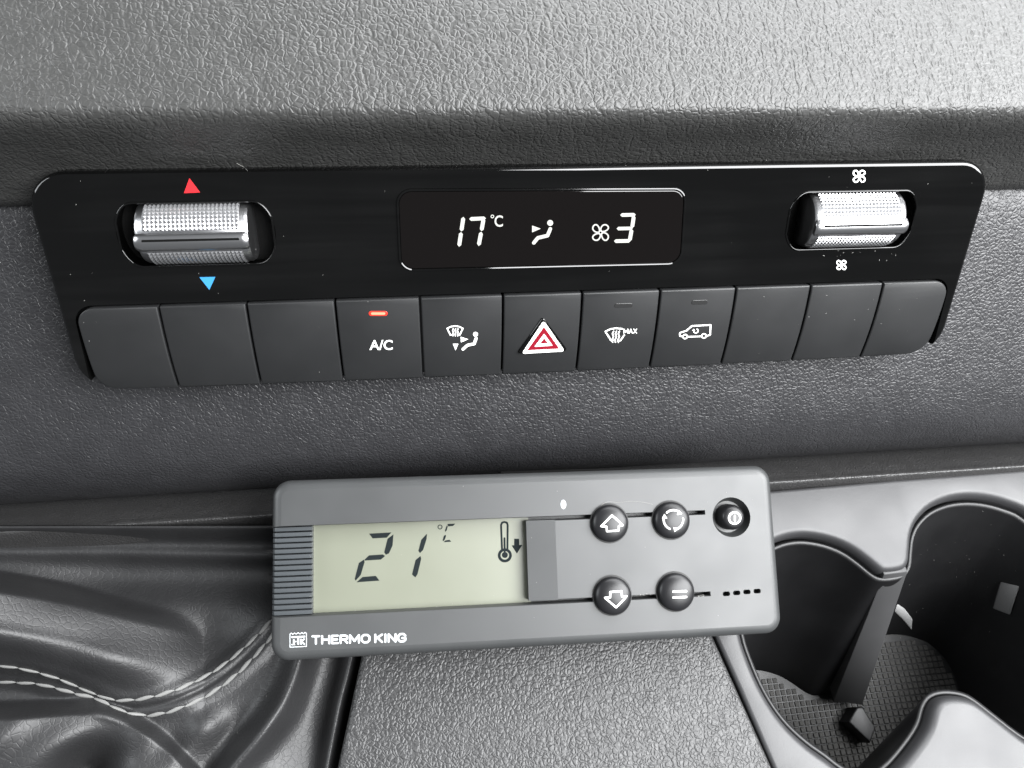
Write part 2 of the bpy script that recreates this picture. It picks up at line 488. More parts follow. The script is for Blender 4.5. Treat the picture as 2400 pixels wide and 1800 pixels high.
# recess for the keys, thumbwheel pockets
def spindle(R, half, tip):
    pr = [(0, -tip)]
    for k in range(1, 9): t = k/8*math.pi/2; pr.append((R*math.sin(t), -half-(tip-half)*math.cos(t)))
    for k in range(8, 0, -1): t = k/8*math.pi/2; pr.append((R*math.sin(t), half+(tip-half)*math.cos(t)))
    pr.append((0, tip)); return lathe(pr, 48, 'x')
wheels = []
cutters = []
for (wx, wy) in ((462, 549), (1996, 517)):
    u, v = P.uv(wx, wy); wheels.append((u, v))
    me = spindle(.0079, .0131, .0181); me.transform(Matrix.Translation((u, v, -.0026))); cutters.append(me)
tops = [P.uv(x, y)[0] for x, y in ((372.5, 714), (578, 708.5), (785, 703), (983.7, 697), (1178, 690), (1363.5, 684.5), (1545.7, 679), (1723, 673.7), (1898, 666.5), (2066.5, 663))]
uL, uR = P.uv(183, 745)[0], P.uv(2213, 690)[0]
uLb, uRb = P.uv(222, 895)[0]-.0004, P.uv(2180, 810)[0]+.0004
row = rounded([(uL-.0007, VT+.0005), (uLb-.0010, VB-.012), (uRb+.0010, VB-.012), (uR+.0007, VT+.0005)], [.0045, 0, 0, .0045], 8)
cutters.append(slab(row, -.0045, .004))
cut(plate, cutters)
back = link('key_bed', slab(offset(ccw(plate_outline), .0012), -.0105, -.0047), M['dark'], cp)

# glossy lip round each thumbwheel pocket
for u, v in wheels:
    lp = []
    for sgn in (1, -1):
        xs_ = np.linspace(-.0180, .0180, 61) if sgn > 0 else np.linspace(.0180, -.0180, 61)
        for x in xs_:
            ax_ = abs(x); rr = .0079 if ax_ < .0131 else .0079*math.sqrt(max(0, 1-((ax_-.0131)/.0050)**2))
            if rr > .00262: lp.append((u+x, v+sgn*math.sqrt(rr*rr-.0026**2), .00002))
    v_, f_ = tube_verts(lp, .00028, True, 8)
    link('pocket_lip', mesh('lip', v_, f_), M['gloss'], cp, smooth=60)

# keys ---------------------------------------------------------
gap = .00026
edges = [uL]+tops+[uR]
key_cuts = [VT-(VT-VB)*k/14 for k in range(1, 14)]
keys = []
for i in range(11):
    a, b = edges[i]+gap, edges[i+1]-gap
    bot = lambda u: VB+.0006*((u-.008)/.1)**2      # the lower edge is a shallow arc
    if i == 0:
        poly = rounded([(uL, VT), (uLb+.0003, VB+.001), (b, bot(b)), (b, VT)], [.0042, .0050, 0, 0], 8)
    elif i == 10:
        poly = rounded([(a, VT), (a, bot(a)), (uRb-.0003, VB+.001), (uR, VT)], [0, 0, .0055, .0042], 8)
    else:
        poly = rounded([(a, VT), (a, bot(a)), (b, bot(b)), (b, VT)], [.0003, 0.0003, .0003, .0003], 2)
    me = slab(poly, -.0042, 0, .00040, 3, surf=key_surf, cuts=key_cuts)
    keys.append(link('push_button', me, M['key'], cp, smooth=30))
c2 = lambda x, y: P.c(2, x, y, -.0003)
c3 = lambda x, y: P.c(3, x, y, -.0003)
c0k = lambda x, y: P.uv(x, y, -.0003)
pr = lambda name, polys, f, m, par, surf=key_surf, eps=.00006: link(name, print_mesh(polys, f, surf, eps), m, par, smooth=None)
tag(keys[3], 'key marked A/C with a lit red bar')
tag(keys[5], 'hazard light key with a red and white triangle')
# A/C
link('lettering', text_mesh('A/C', c2, (183, 1228, 333, 1297), key_surf, bold=.018), M['white'], keys[3], smooth=None)
bar = rounded([c2(180, 1038), c2(300, 1038), c2(300, 1068), c2(180, 1068)], .0013, 5)
il = link('indicator_lamp', slab(bar, -.0004, .00012, .00008, 2, surf=key_surf), M['led'], keys[3])
core = rounded([c2(194, 1045), c2(286, 1045), c2(286, 1061), c2(194, 1061)], .0007, 5)
link('lit_core', slab(core, -.0002, .00016, .00003, 2, surf=key_surf), M['ledcore'], il)
# air distribution key
sy = stroke_polys([(685, 1152), (708, 1140), (735, 1136), (762, 1140), (786, 1152), (766, 1196)], 9)+stroke_polys([(685, 1152), (706, 1196)], 9)
for x in (722, 738, 753): sy += stroke_polys([(x+2, 1154), (x-3, 1166), (x+3, 1178), (x-2, 1190), (x, 1202)], 7)
sy += stroke_polys([(706, 1196), (722, 1194)], 8)+stroke_polys([(766, 1196), (752, 1194)], 8)
sy += [[(722, 1255), (758, 1255), (740, 1302)], [(772, 1207), (822, 1225), (774, 1246)], disc((868, 1191), 16)]
sy += stroke_polys([(872, 1218), (860, 1256), (815, 1266), (788, 1293)], 19)
pr('symbol', sy, c2, M['white'], keys[4])
# hazard triangle
ct = lambda x, y: P.c(2, x, y, .0006)
tri = lambda *p: [ct(x, y) for x, y in p]
hz = slab(rounded(tri((1305, 1078), (1136, 1332), (1474, 1313)), .0006, 4), -.0004, .0006, .0004, 3, surf=key_surf)
hb = link('hazard_lens', hz, M['gloss'], keys[5])
hs = lambda u, v: key_surf(u, v)+.0006
def tri_print(pts, r, eps, m, nm):
    q = rounded(tri(*pts), r, 4); me = mesh('t', [(u, v, hs(u, v)+eps) for u, v in ccw(q)], [tuple(range(len(q)))])
    link(nm, me, m, hb, smooth=None)
tri_print(((1308, 1101), (1168, 1330), (1452, 1313)), .0005, .00004, M['white'], 'white_triangle')
tri_print(((1311, 1146), (1206, 1304), (1414, 1293)), .0001, .00008, M['hazred'], 'red_triangle')
tri_print(((1312, 1190), (1250, 1280), (1370, 1272)), .0001, .00012, M['white'], 'white_triangle')
tri_print(((1313, 1222), (1287, 1258), (1339, 1253)), .0001, .00016, M['hazred'], 'red_triangle')
# windscreen MAX
sy = stroke_polys([(1746, 1236), (1707, 1174), (1738, 1158), (1776, 1152), (1816, 1156)], 10)+stroke_polys([(1830, 1198), (1806, 1236), (1790, 1236)], 10)+stroke_polys([(1746, 1236), (1760, 1234)], 9)
for x in (1757, 1776, 1795): sy += stroke_polys([(x+3, 1172), (x-4, 1190), (x+4, 1208), (x-4, 1228), (x-1, 1248)], 8)
pr('symbol', sy, c2, M['white'], keys[6])
for k, f, x0, y0, x1, y1 in ((6, c2, 1762, 990, 1880, 1018), (7, c3, 47, 969, 152, 998)):
    q = rounded([f(x0, y0), f(x1, y0-4), f(x1, y1-4), f(x0, y1)], .0012, 5)
    link('indicator_lamp', slab(q, -.0004, .00010, .00008, 2, surf=key_surf), M['ledoff'], keys[k])
# recirculation van
sy = stroke_polys([(1598, 787), (1592, 786), (1592, 778), (1607, 773), (1619, 761.5), (1663, 759), (1663, 783), (1656, 786)], 3.6)
sy += circle_line((1604.5, 787.5), 5.2, 3.2, 16)+circle_line((1648.5, 786), 5.2, 3.2, 16)+stroke_polys([(1611, 788), (1641, 787)], 3.6)
sy += circle_line((1629, 773.5), 5.2, 2.8, 14, rad(-60), rad(200))+[[(1620, 773), (1627.5, 773), (1623.5, 768)]]
pr('symbol', sy, c0k, M['white'], keys[7])

# print on the faceplate ----------------------------------------
flat = lambda u, v: 0.0
c1p = lambda x, y: P.c(1, x, y); c3p = lambda x, y: P.c(3, x, y); c2p = lambda x, y: P.c(2, x, y)
pr('warmer_mark', [[(1228, 186), (1192, 284), (1298, 279)]], c1p, M['red'], cp, flat)
pr('cooler_mark', [[(1292, 828), (1396, 826), (1357, 910)]], c1p, M['blue'], cp, flat)
pr('fan_mark', fan_lines((1143, 174), 44, 9.5), c3p, M['white'], cp, flat)
pr('fan_mark', fan_lines((1028, 749), 34, 8), c3p, M['white'], cp, flat)

# display ---------------------------------------------------------
dq = rounded([P.uv(934, 449), P.uv(941.5, 630), P.uv(1593, 615), P.uv(1603, 446)], .0030, 8)
dq = ccw(dq)
scr = link('display_screen', slab(dq, -.0002, .00025, .0002, 2), M['screen'], cp)
v_, f_ = tube_verts([(p[0], p[1], .0001) for p in offset(dq, -.00035)], .00034, True, 8)
link('display_frame', mesh('frame', v_, f_), M['gloss'], scr)
DS = lambda u, v: .00025
def glow(name, polys): return link(name, print_mesh(polys, c2p, DS), M['glow'], scr, smooth=None)
def bar7(a, b, w):
    a = np.array(a, float); b = np.array(b, float); d = (b-a)/np.linalg.norm(b-a); s = np.array([-d[1], d[0]])*w/2
    return [a, a+d*w*.5-s, b-d*w*.5-s, b, b-d*w*.5+s, a+d*w*.5+s]
glow('digit', [bar7((791, 436), (777, 530), 25), bar7((776, 534), (762, 629), 25)])
glow('digit', [bar7((828, 450), (936, 445), 24), bar7((922, 444), (907, 528), 25), bar7((906, 532), (889, 624), 25)])
glow('degree_mark', circle_line((978, 433), 9, 5, 18))
link('letter', text_mesh('C', c2p, (992, 426, 1046, 500), DS, bold=.012), M['glow'], scr, smooth=None)
glow('person_symbol', [disc((1352, 475), 19)]+stroke_polys([(1353, 513), (1335, 557), (1272, 572), (1246, 604)], 23)+[[(1235, 492), (1291, 512), (1235, 536)]])
glow('fan_symbol', fan_lines((1678, 537), 60, 8.5))
glow('digit', [bar7((1805, 424), (1906, 422), 23), bar7((1894, 426), (1882, 508), 24), bar7((1880, 514), (1866, 594), 24), bar7((1782, 512), (1886, 510), 22), bar7((1765, 593), (1872, 591), 23)])

# thumbwheels -----------------------------------------------------
def knurled(R, half, a0, a1, pitch=.00092, h=.00042):
    nc = round(2*half/pitch); nr = max(1, round((a1-a0)*R/pitch)); verts = []; faces = []
    def pt(x, a, r): return (x, r*math.sin(a), r*math.cos(a))
    for j in range(nr+1):
        for i in range(nc+1): verts.append(pt(-half+2*half*i/nc, a0+(a1-a0)*j/nr, R))
    for j in range(nr):
        for i in range(nc):
            k = len(verts); verts.append(pt(-half+2*half*(i+.5)/nc, a0+(a1-a0)*(j+.5)/nr, R+h))
            q = [j*(nc+1)+i, j*(nc+1)+i+1, (j+1)*(nc+1)+i+1, (j+1)*(nc+1)+i]
            for t in range(4): faces.append((q[t], q[(t+1) % 4], k))
    return fix_normals_out(mesh('knurl', verts, faces))
def fix_normals_out(me):
    me.flip_normals() if me.polygons[0].normal.dot(Vector((0, me.polygons[0].center.y, me.polygons[0].center.z))) < 0 else None
    return me
R0 = .0071; HW = .0126
wheel_me = lathe([(0, -HW), (R0-.0014, -HW), (R0-.0004, -HW+.0003), (R0, -HW+.0010), (R0, HW-.0010), (R0-.0004, HW-.0003), (R0-.0014, HW), (0, HW)], 64, 'x')
kn_a = knurled(R0+.00005, .0106, rad(16), rad(82)); kn_b = knurled(R0+.00005, .0106, rad(-84), rad(-26))
def grip_mesh():
    # a rounded bar along the wheel with a shallow groove in its crown
    sec = []
    for k in range(13):
        t = math.pi*k/12; sec.append((.0021*math.cos(t), R0-.0002+.0015*math.sin(t)))
    sec2 = [s for s in sec]
    xs = [-HW+.0001, -HW+.0005, -HW+.0016, HW-.0016, HW-.0005, HW-.0001]; sc = [.72, .95, 1, 1, .95, .72]
    verts = []; faces = []; n = len(sec2)
    for x, s in zip(xs, sc):
        verts += [(x, y*s, (z-R0)*s+R0) for y, z in sec2]
    for i in range(len(xs)-1):
        for k in range(n-1): faces.append((i*n+k, i*n+k+1, (i+1)*n+k+1, (i+1)*n+k))
    faces.append(tuple(range(n))); faces.append(tuple((len(xs)-1)*n+k for k in range(n))[::-1])
    me = fix_normals(mesh('grip', verts, faces)); me.transform(Matrix.Rotation(rad(5), 4, 'X')); return me
grip = grip_mesh()
gr = slab(rounded([(-.0106, -.00036), (.0106, -.00036), (.0106, .00036), (-.0106, .00036)], .0002, 3), R0+.0009, R0+.00126)
gr.transform(Matrix.Rotation(rad(5-5), 4, 'X'))
for i, (u, v) in enumerate(wheels):
    w = link('thumbwheel', wheel_me, M['chrome'], cp, loc=(u, v, -.0026))
    tag(w, ('temperature thumbwheel between the red and blue triangles', 'fan speed thumbwheel between the two fan marks')[i])
    link('knurled_band', kn_a, M['knurl'], w, smooth=10); link('knurled_band', kn_b, M['knurl'], w, smooth=10)
    link('grip_bar', grip, M['chrome'], w, smooth=40)
    link('grip_groove', gr, M['dark'], w)

# ------------------------------------------------------------------ refrigeration controller
rc = empty('refrigeration_controller', CTRL.matrix())
tag(rc, 'grey plastic refrigeration controller with green display reading 21 and round black buttons', 'controller')
K = CTRL
uv = K.uv
L_, R_ = uv(634.5, 1300)[0], uv(1824, 1310)[0]
T_, B_ = uv(1200, 1109.5)[1], uv(1200, 1522)[1]
su, sl = uv(900, 1226)[1], uv(900, 1434)[1]        # upper and lower seams
se1, se2 = uv(1651, 1200)[0], uv(1664, 1395)[0]     # slot ends
tg = uv(1302, 1310)[0]                              # where the flat tongue starts
sw = .00085
su1, sl1 = uv(1560, 1199)[1], uv(1560, 1400)[1]
su0, sl0 = su, sl
r0 = .0046
def arc_corner(cx, cy, a0, n=7): return [(cx+r0*math.cos(rad(a0+90*k/n)), cy+r0*math.sin(rad(a0+90*k/n))) for k in range(n+1)]
big, small = .0026, .00022
poly = []; bev = []
def add(p, b): poly.append(p); bev.append(b)       # b belongs to the edge that starts here
for p in arc_corner(L_+r0, B_+r0, 180): add(p, big)
for p in arc_corner(R_-r0, B_+r0, 270): add(p, big)
for p in arc_corner(R_-r0, T_-r0, 0): add(p, big)
for p in arc_corner(L_+r0, T_-r0, 90): add(p, big)
add((L_, su), small); add((tg, su), small); add((se1, su), small); add((se1, su-sw), small); add((tg, su-sw), small)
add((tg, sl+sw), small); add((se2, sl+sw), small); add((se2, sl), small); add((tg, sl), small); add((L_, sl), big)
face = link('faceplate', slab(poly, -.0045, 0, bev, 5, nbev=.8), M['grey'], rc, smooth=32)
cutters = []
pu, pv = uv(1714.5, 1212)
bowl = lathe([(0, -.0032), (.0044, -.0030), (.0051, -.0020), (.0053, -.0006), (.0056, .0003), (.0056, .002), (0, .002)], 40)
bowl.transform(Matrix.Translation((pu, pv, 0))); cutters.append(bowl)
for x, y in ((1588, 1080), (1664, 1073), (1740, 1066), (1816, 1060)):
    u, v = K.c(5, x, y); a, b = .00105, .00062
    cutters.append(slab(rounded([(u-a, v-b), (u+a, v-b), (u+a, v+b), (u-a, v+b)], .00055, 5), -.003, .001))
cut(face, cutters)
shell = [(p[0], p[1]) for p in arc_corner(L_+r0, B_+r0, 180)+arc_corner(R_-r0, B_+r0, 270)+arc_corner(R_-r0, T_-r0, 0)+arc_corner(L_+r0, T_-r0, 90)]
link('back_shell', slab(offset(shell, .0003), -.0115, -.0044, 0), M['grey'], rc)
br = [uv(1170, 1112, -.011), uv(1470, 1100, -.011), uv(1470, 1480, -.011), uv(1170, 1490, -.011)]
link('mounting_bracket', slab([(br[0][0], T_+.0007), (br[1][0], T_+.0007), (br[2][0], T_-.030), (br[3][0], T_-.030)], -.0150, -.0060, .0004, 2), M['dark'], rc)
# display, ramp and ribs
lu0, lu1 = uv(729, 1340)[0], uv(1237, 1320)[0]
lcd = link('lcd_screen', slab([(lu0, sl), (lu1+.001, sl), (lu1+.001, su), (lu0, su)], -.0044, -.0039), M['lcd'], rc)
ramp = mesh('ramp', [(lu1, sl+sw, -.0044), (lu1, su-sw, -.0044), (lu1, su-sw, -.0006), (lu1, sl+sw, -.0006),
                     (tg+.0003, sl+sw, -.0044), (tg+.0003, su-sw, -.0044), (tg+.0003, su-sw, .00003), (tg+.0003, sl+sw, .00003)],
            [(0, 1, 2, 3), (3, 2, 6, 7), (7, 6, 5, 4), (4, 5, 1, 0), (1, 5, 6, 2), (0, 3, 7, 4)])
link('ramp', fix_normals(ramp), M['grey'], rc, smooth=20)
nr = 16; ph = (su-sl)/nr
sec = [(-.5, 0), (-.44, .6), (-.34, .95), (0, 1.0), (.34, .95), (.44, .6), (.5, 0)]
rv = []; rf = []
for x, s in ((L_+.0001, .3), (L_+.0007, .8), (L_+.0016, 1), (lu0-.00005, 1)):
    rv += [(x, a*ph*.97, -.0044+.0032*(.55+.45*h*s) if h > 0 else -.0044) for a, h in sec]
ns_ = len(sec)
for i in range(3):
    for k in range(ns_): l = (k+1) % ns_; rf.append((i*ns_+k, i*ns_+l, (i+1)*ns_+l, (i+1)*ns_+k))
rf.append(tuple(range(ns_))); rf.append(tuple(3*ns_+k for k in range(ns_))[::-1])
rib = fix_normals(mesh('rib', rv, rf))
for k in range(nr): link('rib', rib, M['greyrib'], rc, smooth=28, loc=(0, sl+ph*(k+.5), 0))
# lcd segments
LS = lambda u, v: -.0039
c4l = lambda x, y: K.c(4, x, y, -.0039)
def seg(name, polys): return link(name, print_mesh(polys, c4l, LS), M['seg'], lcd, smooth=None)
seg('digit', [[(838, 634), (1003, 625), (968, 664), (864, 669)], [(1018, 640), (1012, 720), (985, 780), (962, 790), (950, 772), (975, 672)],
              [(803, 828), (838, 795), (940, 788), (956, 800), (925, 826), (806, 833)], [(800, 826), (804, 846), (776, 940), (738, 982), (732, 968), (762, 852)],
              [(745, 994), (790, 955), (888, 947), (914, 982)]])
seg('digit', [[(1266, 635), (1264, 670), (1238, 755), (1215, 778), (1203, 762), (1224, 680)], [(1218, 800), (1224, 820), (1196, 935), (1180, 958), (1156, 936), (1182, 830)]])
seg('degree_mark', circle_line((1363, 585), 15, 6, 18))
seg('letter', [[(1418, 567), (1424, 562), (1476, 560), (1460, 577), (1424, 580)], [(1414, 572), (1420, 582), (1412, 610), (1402, 622), (1400, 608)],
               [(1402, 642), (1408, 650), (1400, 676), (1386, 690), (1383, 682), (1391, 652)], [(1390, 697), (1404, 684), (1434, 680), (1446, 694)]])
th = stroke_polys([(1822, 752), (1815, 570), (1822, 553), (1840, 548), (1858, 553), (1864, 570), (1862, 752)], 14, False)
th += stroke_polys([(1840, 668), (1842, 770)], 14)
th += circle_line((1843, 795), 42, 20, 30)+[disc((1843, 792), 22, 24)]
seg('thermometer_symbol', th)
seg('arrow_symbol', [[(1912, 672), (1948, 672), (1950, 718), (1972, 718), (1932, 782), (1893, 722), (1912, 720)]])
# printed logo
lgt = lambda x, y: K.c(4, x, y)
GLYPH = {'T': ([[(0, 0), (1, 0)], [(.5, 0), (.5, 1)]], .86), 'H': ([[(0, 0), (0, 1)], [(1, 0), (1, 1)], [(0, .5), (1, .5)]], .9),
         'E': ([[(0, 0), (0, 1)], [(0, 0), (1, 0)], [(0, .5), (.9, .5)], [(0, 1), (1, 1)]], .72),
         'R': ([[(0, 1), (0, 0), (.75, 0), (1, .14), (1, .40), (.75, .54), (0, .54)], [(.55, .54), (1, 1)]], .84),
         'M': ([[(0, 1), (0, 0), (.5, .78), (1, 0), (1, 1)]], 1.12), 'O': ([[(.28, 0), (.72, 0), (1, .25), (1, .75), (.72, 1), (.28, 1), (0, .75), (0, .25), (.28, 0)]], .98),
         'K': ([[(0, 0), (0, 1)], [(1, 0), (.08, .52)], [(.30, .40), (1, 1)]], .90), 'I': ([[(.5, 0), (.5, 1)]], .16),
         'N': ([[(0, 1), (0, 0), (1, 1), (1, 0)]], .92), 'G': ([[(1, .22), (.75, 0), (.28, 0), (0, .25), (0, .75), (.28, 1), (.75, 1), (1, .82), (1, .54), (.58, .54)]], .95),
         'A': ([[(0, 1), (.5, 0), (1, 1)], [(.22, .66), (.78, .66)]], .9), 'X': ([[(0, 0), (1, 1)], [(1, 0), (0, 1)]], .85)}
def lettering(word, x0, x1, ybase, cap, slope, weight):
    """draw a word as heavy strokes: cap = letter height, weight = stroke width"""
    tot = sum(GLYPH[c][1] if c != ' ' else .42 for c in word)+.36*(len(word)-1); k = (x1-x0-weight)/tot; x = x0+weight/2; out = []
    for c in word:
        if c == ' ': x += (.42+.36)*k; continue
        st_, w_ = GLYPH[c]
        for line in st_:
            out += stroke_polys([(x+px*w_*k, ybase-cap+weight/2+py*(cap-weight)+slope*(x+px*w_*k-x0)) for px, py in line], weight)
        x += (w_+.36)*k
    return out
link('lettering', print_mesh(lettering('THERMO', 411, 848, 1457, 70, -.026, 15.5), lgt), M['logo'], rc, smooth=None)
link('lettering', print_mesh(lettering('KING', 876, 1114, 1445, 70, -.026, 15.5), lgt), M['logo'], rc, smooth=None)
link('lettering', print_mesh(lettering('MAX', 1824, 1912, 1189, 34, -.01, 5.4), c2, key_surf), M['white'], keys[6], smooth=None)
lg = stroke_polys([(252, 1378), (252, 1475), (374, 1469), (374, 1372)], 6)
lg += stroke_polys([(252, 1378), (262, 1370), (272, 1380), (286, 1369), (298, 1379), (312, 1367), (326, 1377), (340, 1366), (352, 1376), (364, 1364), (374, 1374)], 6)
lg += stroke_polys([(262, 1401), (364, 1396)], 13, caps=False)+stroke_polys([(313, 1402), (313, 1455)], 15, caps=False)
lg += stroke_polys([(280, 1416), (280, 1458)], 12, caps=False)+stroke_polys([(280, 1434), (300, 1433)], 10, caps=False)+stroke_polys([(262, 1456), (290, 1455)], 9, caps=False)
lg += stroke_polys([(334, 1412), (334, 1455)], 12, caps=False)+stroke_polys([(338, 1432), (360, 1412)], 11, caps=False)+stroke_polys([(338, 1432), (362, 1456)], 11, caps=False)
link('emblem', print_mesh(lg, lgt), M['logo'], rc, smooth=None)
# round buttons
RB = .0050
def dome_h(r): return .0012+.0016*math.sqrt(max(0, 1-(r/RB)**2.2))
dome = lathe([(0, -.002), (RB, -.002), (RB, .0006)]+[(RB*math.cos(t), .0012+.0016*math.sqrt(max(0, 1-math.cos(t)**2.2))) for t in [math.pi/2*k/10 for k in range(0, 10)]]+[(0, .0028)], 48)
sock = lathe([(0, -.003), (RB+.00045, -.003), (RB+.00045, .00012), (RB-.0002, .00020), (0, .0002)], 48)
bt = []
for x, y in ((726, 558), (1183, 535), (748, 1095), (1216, 1067)):
    u, v = K.c(5, x, y, .0010)
    b = link('round_button', dome, M['knob'], rc, smooth=40, loc=(u, v, 0))
    link('socket', sock, M['socket'], b)
    bt.append((b, u, v))
def on_dome(k, name, polys):
    b, u0, v0 = bt[k]
    f = lambda x, y: tuple(np.array(K.c(5, x, y, .0027))-np.array([u0, v0]))
    return link(name, print_mesh(polys, f, lambda u, v: dome_h(math.hypot(u, v)), .00008), M['white'], b, smooth=None)
def dense(pts, n=5, closed=True):
    out = []; m = len(pts)
    for i in range(m if closed else m-1):
        a, b = np.array(pts[i], float), np.array(pts[(i+1) % m], float)
        for k in range(n): out.append(a+(b-a)*k/n)
    if not closed: out.append(np.array(pts[-1], float))
    return out
on_dome(0, 'arrow_symbol', stroke_polys(dense([(740, 498), (822, 572), (791, 577), (790, 611), (703, 617), (700, 583), (661, 580)]), 13, True))
on_dome(2, 'arrow_symbol', stroke_polys(dense([(727, 1066), (811, 1060), (814, 1100), (850, 1098), (772, 1181), (688, 1109), (726, 1106)]), 13, True))
on_dome(3, 'equals_symbol', stroke_polys(dense([(1194, 1063), (1290, 1060)], 5, False), 15)+stroke_polys(dense([(1194, 1107), (1290, 1103)], 5, False), 15))
cyc = circle_line((1196, 532), 72, 13, 9, rad(228), rad(310))+circle_line((1196, 532), 72, 13, 9, rad(-8), rad(62))+circle_line((1196, 532), 72, 13, 9, rad(112), rad(192))
cyc += [[(1232, 458), (1262, 488), (1222, 496)], [(1196, 588), (1240, 596), (1204, 622)], [(1112, 520), (1130, 488), (1150, 522)]]
on_dome(1, 'cycle_symbol', cyc)
# power button in its bowl
pk = lathe([(0, -.0032), (.0036, -.0032), (.0035, .0004), (.0030, .0015), (.0026, .0018), (.0014, .00195), (0, .0020)], 36)
pb = link('power_button', pk, M['knob'], rc, smooth=40, loc=(pu, pv, -.0002))
f = lambda x, y: tuple(np.array(K.c(5, x, y, .0019))-np.array([pu, pv]))
link('power_symbol', print_mesh(circle_line((1650, 519), 42, 13, 24)+stroke_polys([(1651, 502), (1652, 538)], 12), f, lambda u, v: .00192-.00004*(math.hypot(u, v)/.0014)**2, .0001), M['white'], pb, smooth=None)
lens = lathe([(0, -.001), (1, -.001), (1, .00008), (.8, .00016), (0, .0002)], 20)
lens.transform(Matrix.Diagonal((.00075, .00125, 1, 1))); u, v = K.c(5, 380, 418)
link('lamp_lens', lens, M['led_lens'], rc, loc=(u, v, 0))

# ------------------------------------------------------------------ cup holder insert
ch = empty('cup_holder', CON.matrix())
tag(ch, 'satin black double cup holder insert with two round wells beside the grained panel', 'cup holder')
WS = .0012
c7 = lambda x, y, w=WS: CON.c(7, x, y, w)
hole_px = [(310, 965), (296, 820), (330, 660), (405, 535), (500, 480), (575, 458), (655, 454), (760, 473), (860, 513), (945, 572), (1010, 625), (1050, 645), (1110, 643), (1160, 628), (1186, 590), (1193, 520), (1203, 440), (1235, 370), (1300, 306), (1395, 265), (1500, 252), (1605, 262), (1705, 290), (1800, 335),
           (1950, 480), (2060, 740), (2080, 1080), (2020, 1360), (1930, 1500), (1850, 1535), (1770, 1495), (1640, 1395), (1540, 1318), (1480, 1290), (1400, 1282), (1335, 1300), (1300, 1350), (1270, 1450), (1190, 1570), (1090, 1680), (980, 1735), (850, 1680), (760, 1612), (660, 1541), (560, 1450), (480, 1350), (410, 1230), (350, 1090)]
hole = smooth_loop(ccw([c7(*p) for p in hole_px]), 3)
outer_px = [(440, 222), (1100, 164), (1770, 112), (2300, 66), (2700, 700), (2600, 2100), (700, 2150), (472, 1659), (300, 1262), (170, 975), (60, 700), (180, 300)]
outer = rounded(ccw([c7(*p) for p in outer_px]), .004, 4)
# plate with the hole, a rolled rim and the outer edge
bm = bmesh.new()
def ring(pts, w): return [bm.verts.new((p[0], p[1], w)) for p in pts]
def loop_edges(vs): return [bm.edges.new((vs[i], vs[(i+1) % len(vs)])) for i in range(len(vs))]
def bridge(a, b):
    n = len(a)
    for i in range(n): j = (i+1) % n; bm.faces.new((a[i], a[j], b[j], b[i]))
RIM = .0034
hole_out = offset(hole, -RIM*.75)
o_top = ring(offset(outer, .0012), WS); h_top = ring(hole_out, WS)
ed = loop_edges(o_top)+loop_edges(h_top)
bmesh.ops.triangle_fill(bm, edges=ed, use_beauty=True)
prev = o_top
for k in range(1, 5):
    t = k/4*math.pi/2
    cur = ring(offset(outer, .0012*(1-math.sin(t))), WS-.0012*(1-math.cos(t))); bridge(cur, prev); prev = cur
bot_o = ring(outer, WS-.010); bridge(bot_o, prev)
prev = h_top
for k in range(1, 7):
    t = k/6*math.pi/2
    cur = ring(offset(hole, -RIM*.75*(1-math.sin(t))), WS-RIM*(1-math.cos(t))); bridge(prev, cur); prev = cur
bot_h = ring(offset(hole, 0.00002), WS-.0046); bridge(prev, bot_h)
bmesh.ops.recalc_face_normals(bm, faces=bm.faces)
me = bpy.data.meshes.new('surround'); bm.to_mesh(me); bm.free()
link('surround', me, M['surround'], ch, smooth=60)
# the wells: walls fall straight down in the car and draw in towards the floor
down = np.array([CON.U@np.array([0, 0, -1.0]), CON.V@np.array([0, 0, -1.0]), CON.N@np.array([0, 0, -1.0])])
DEPTH = .070
hc = np.mean(np.array(hole), axis=0)
lc = np.array(c7(760, 1050)); rc_ = np.array(c7(1620, 900))
def well_ring(t, grow=0.0):
    out = []
    base_ = offset(hole, .0006-grow)
    for p in base_:
        p = np.array(p)
        d1, d2 = np.linalg.norm(p-lc), np.linalg.norm(p-rc_)
        k = 1/(1+math.exp((d1-d2)/.008)); c = lc*k+rc_*(1-k)
        q = c+(p-c)*(1-.16*t)
        out.append((q[0]+down[0]*DEPTH*t, q[1]+down[1]*DEPTH*t, WS-.0036+down[2]*DEPTH*t))
    return out
verts = []; faces = []; n = len(hole)
levels = [0, .02, .35, .7, .93, 1.0]
for t in levels: verts += well_ring(t, 0 if t > .01 else .0)
for i in range(len(levels)-1):
    for k in range(n): l = (k+1) % n; faces.append((i*n+k, i*n+l, (i+1)*n+l, (i+1)*n+k))
faces.append(tuple((len(levels)-1)*n+k for k in range(n)))
me = mesh('well', verts, faces)
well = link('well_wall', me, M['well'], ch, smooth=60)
sol = well.modifiers.new('thickness', 'SOLIDIFY'); sol.thickness = .0012; sol.offset = 1
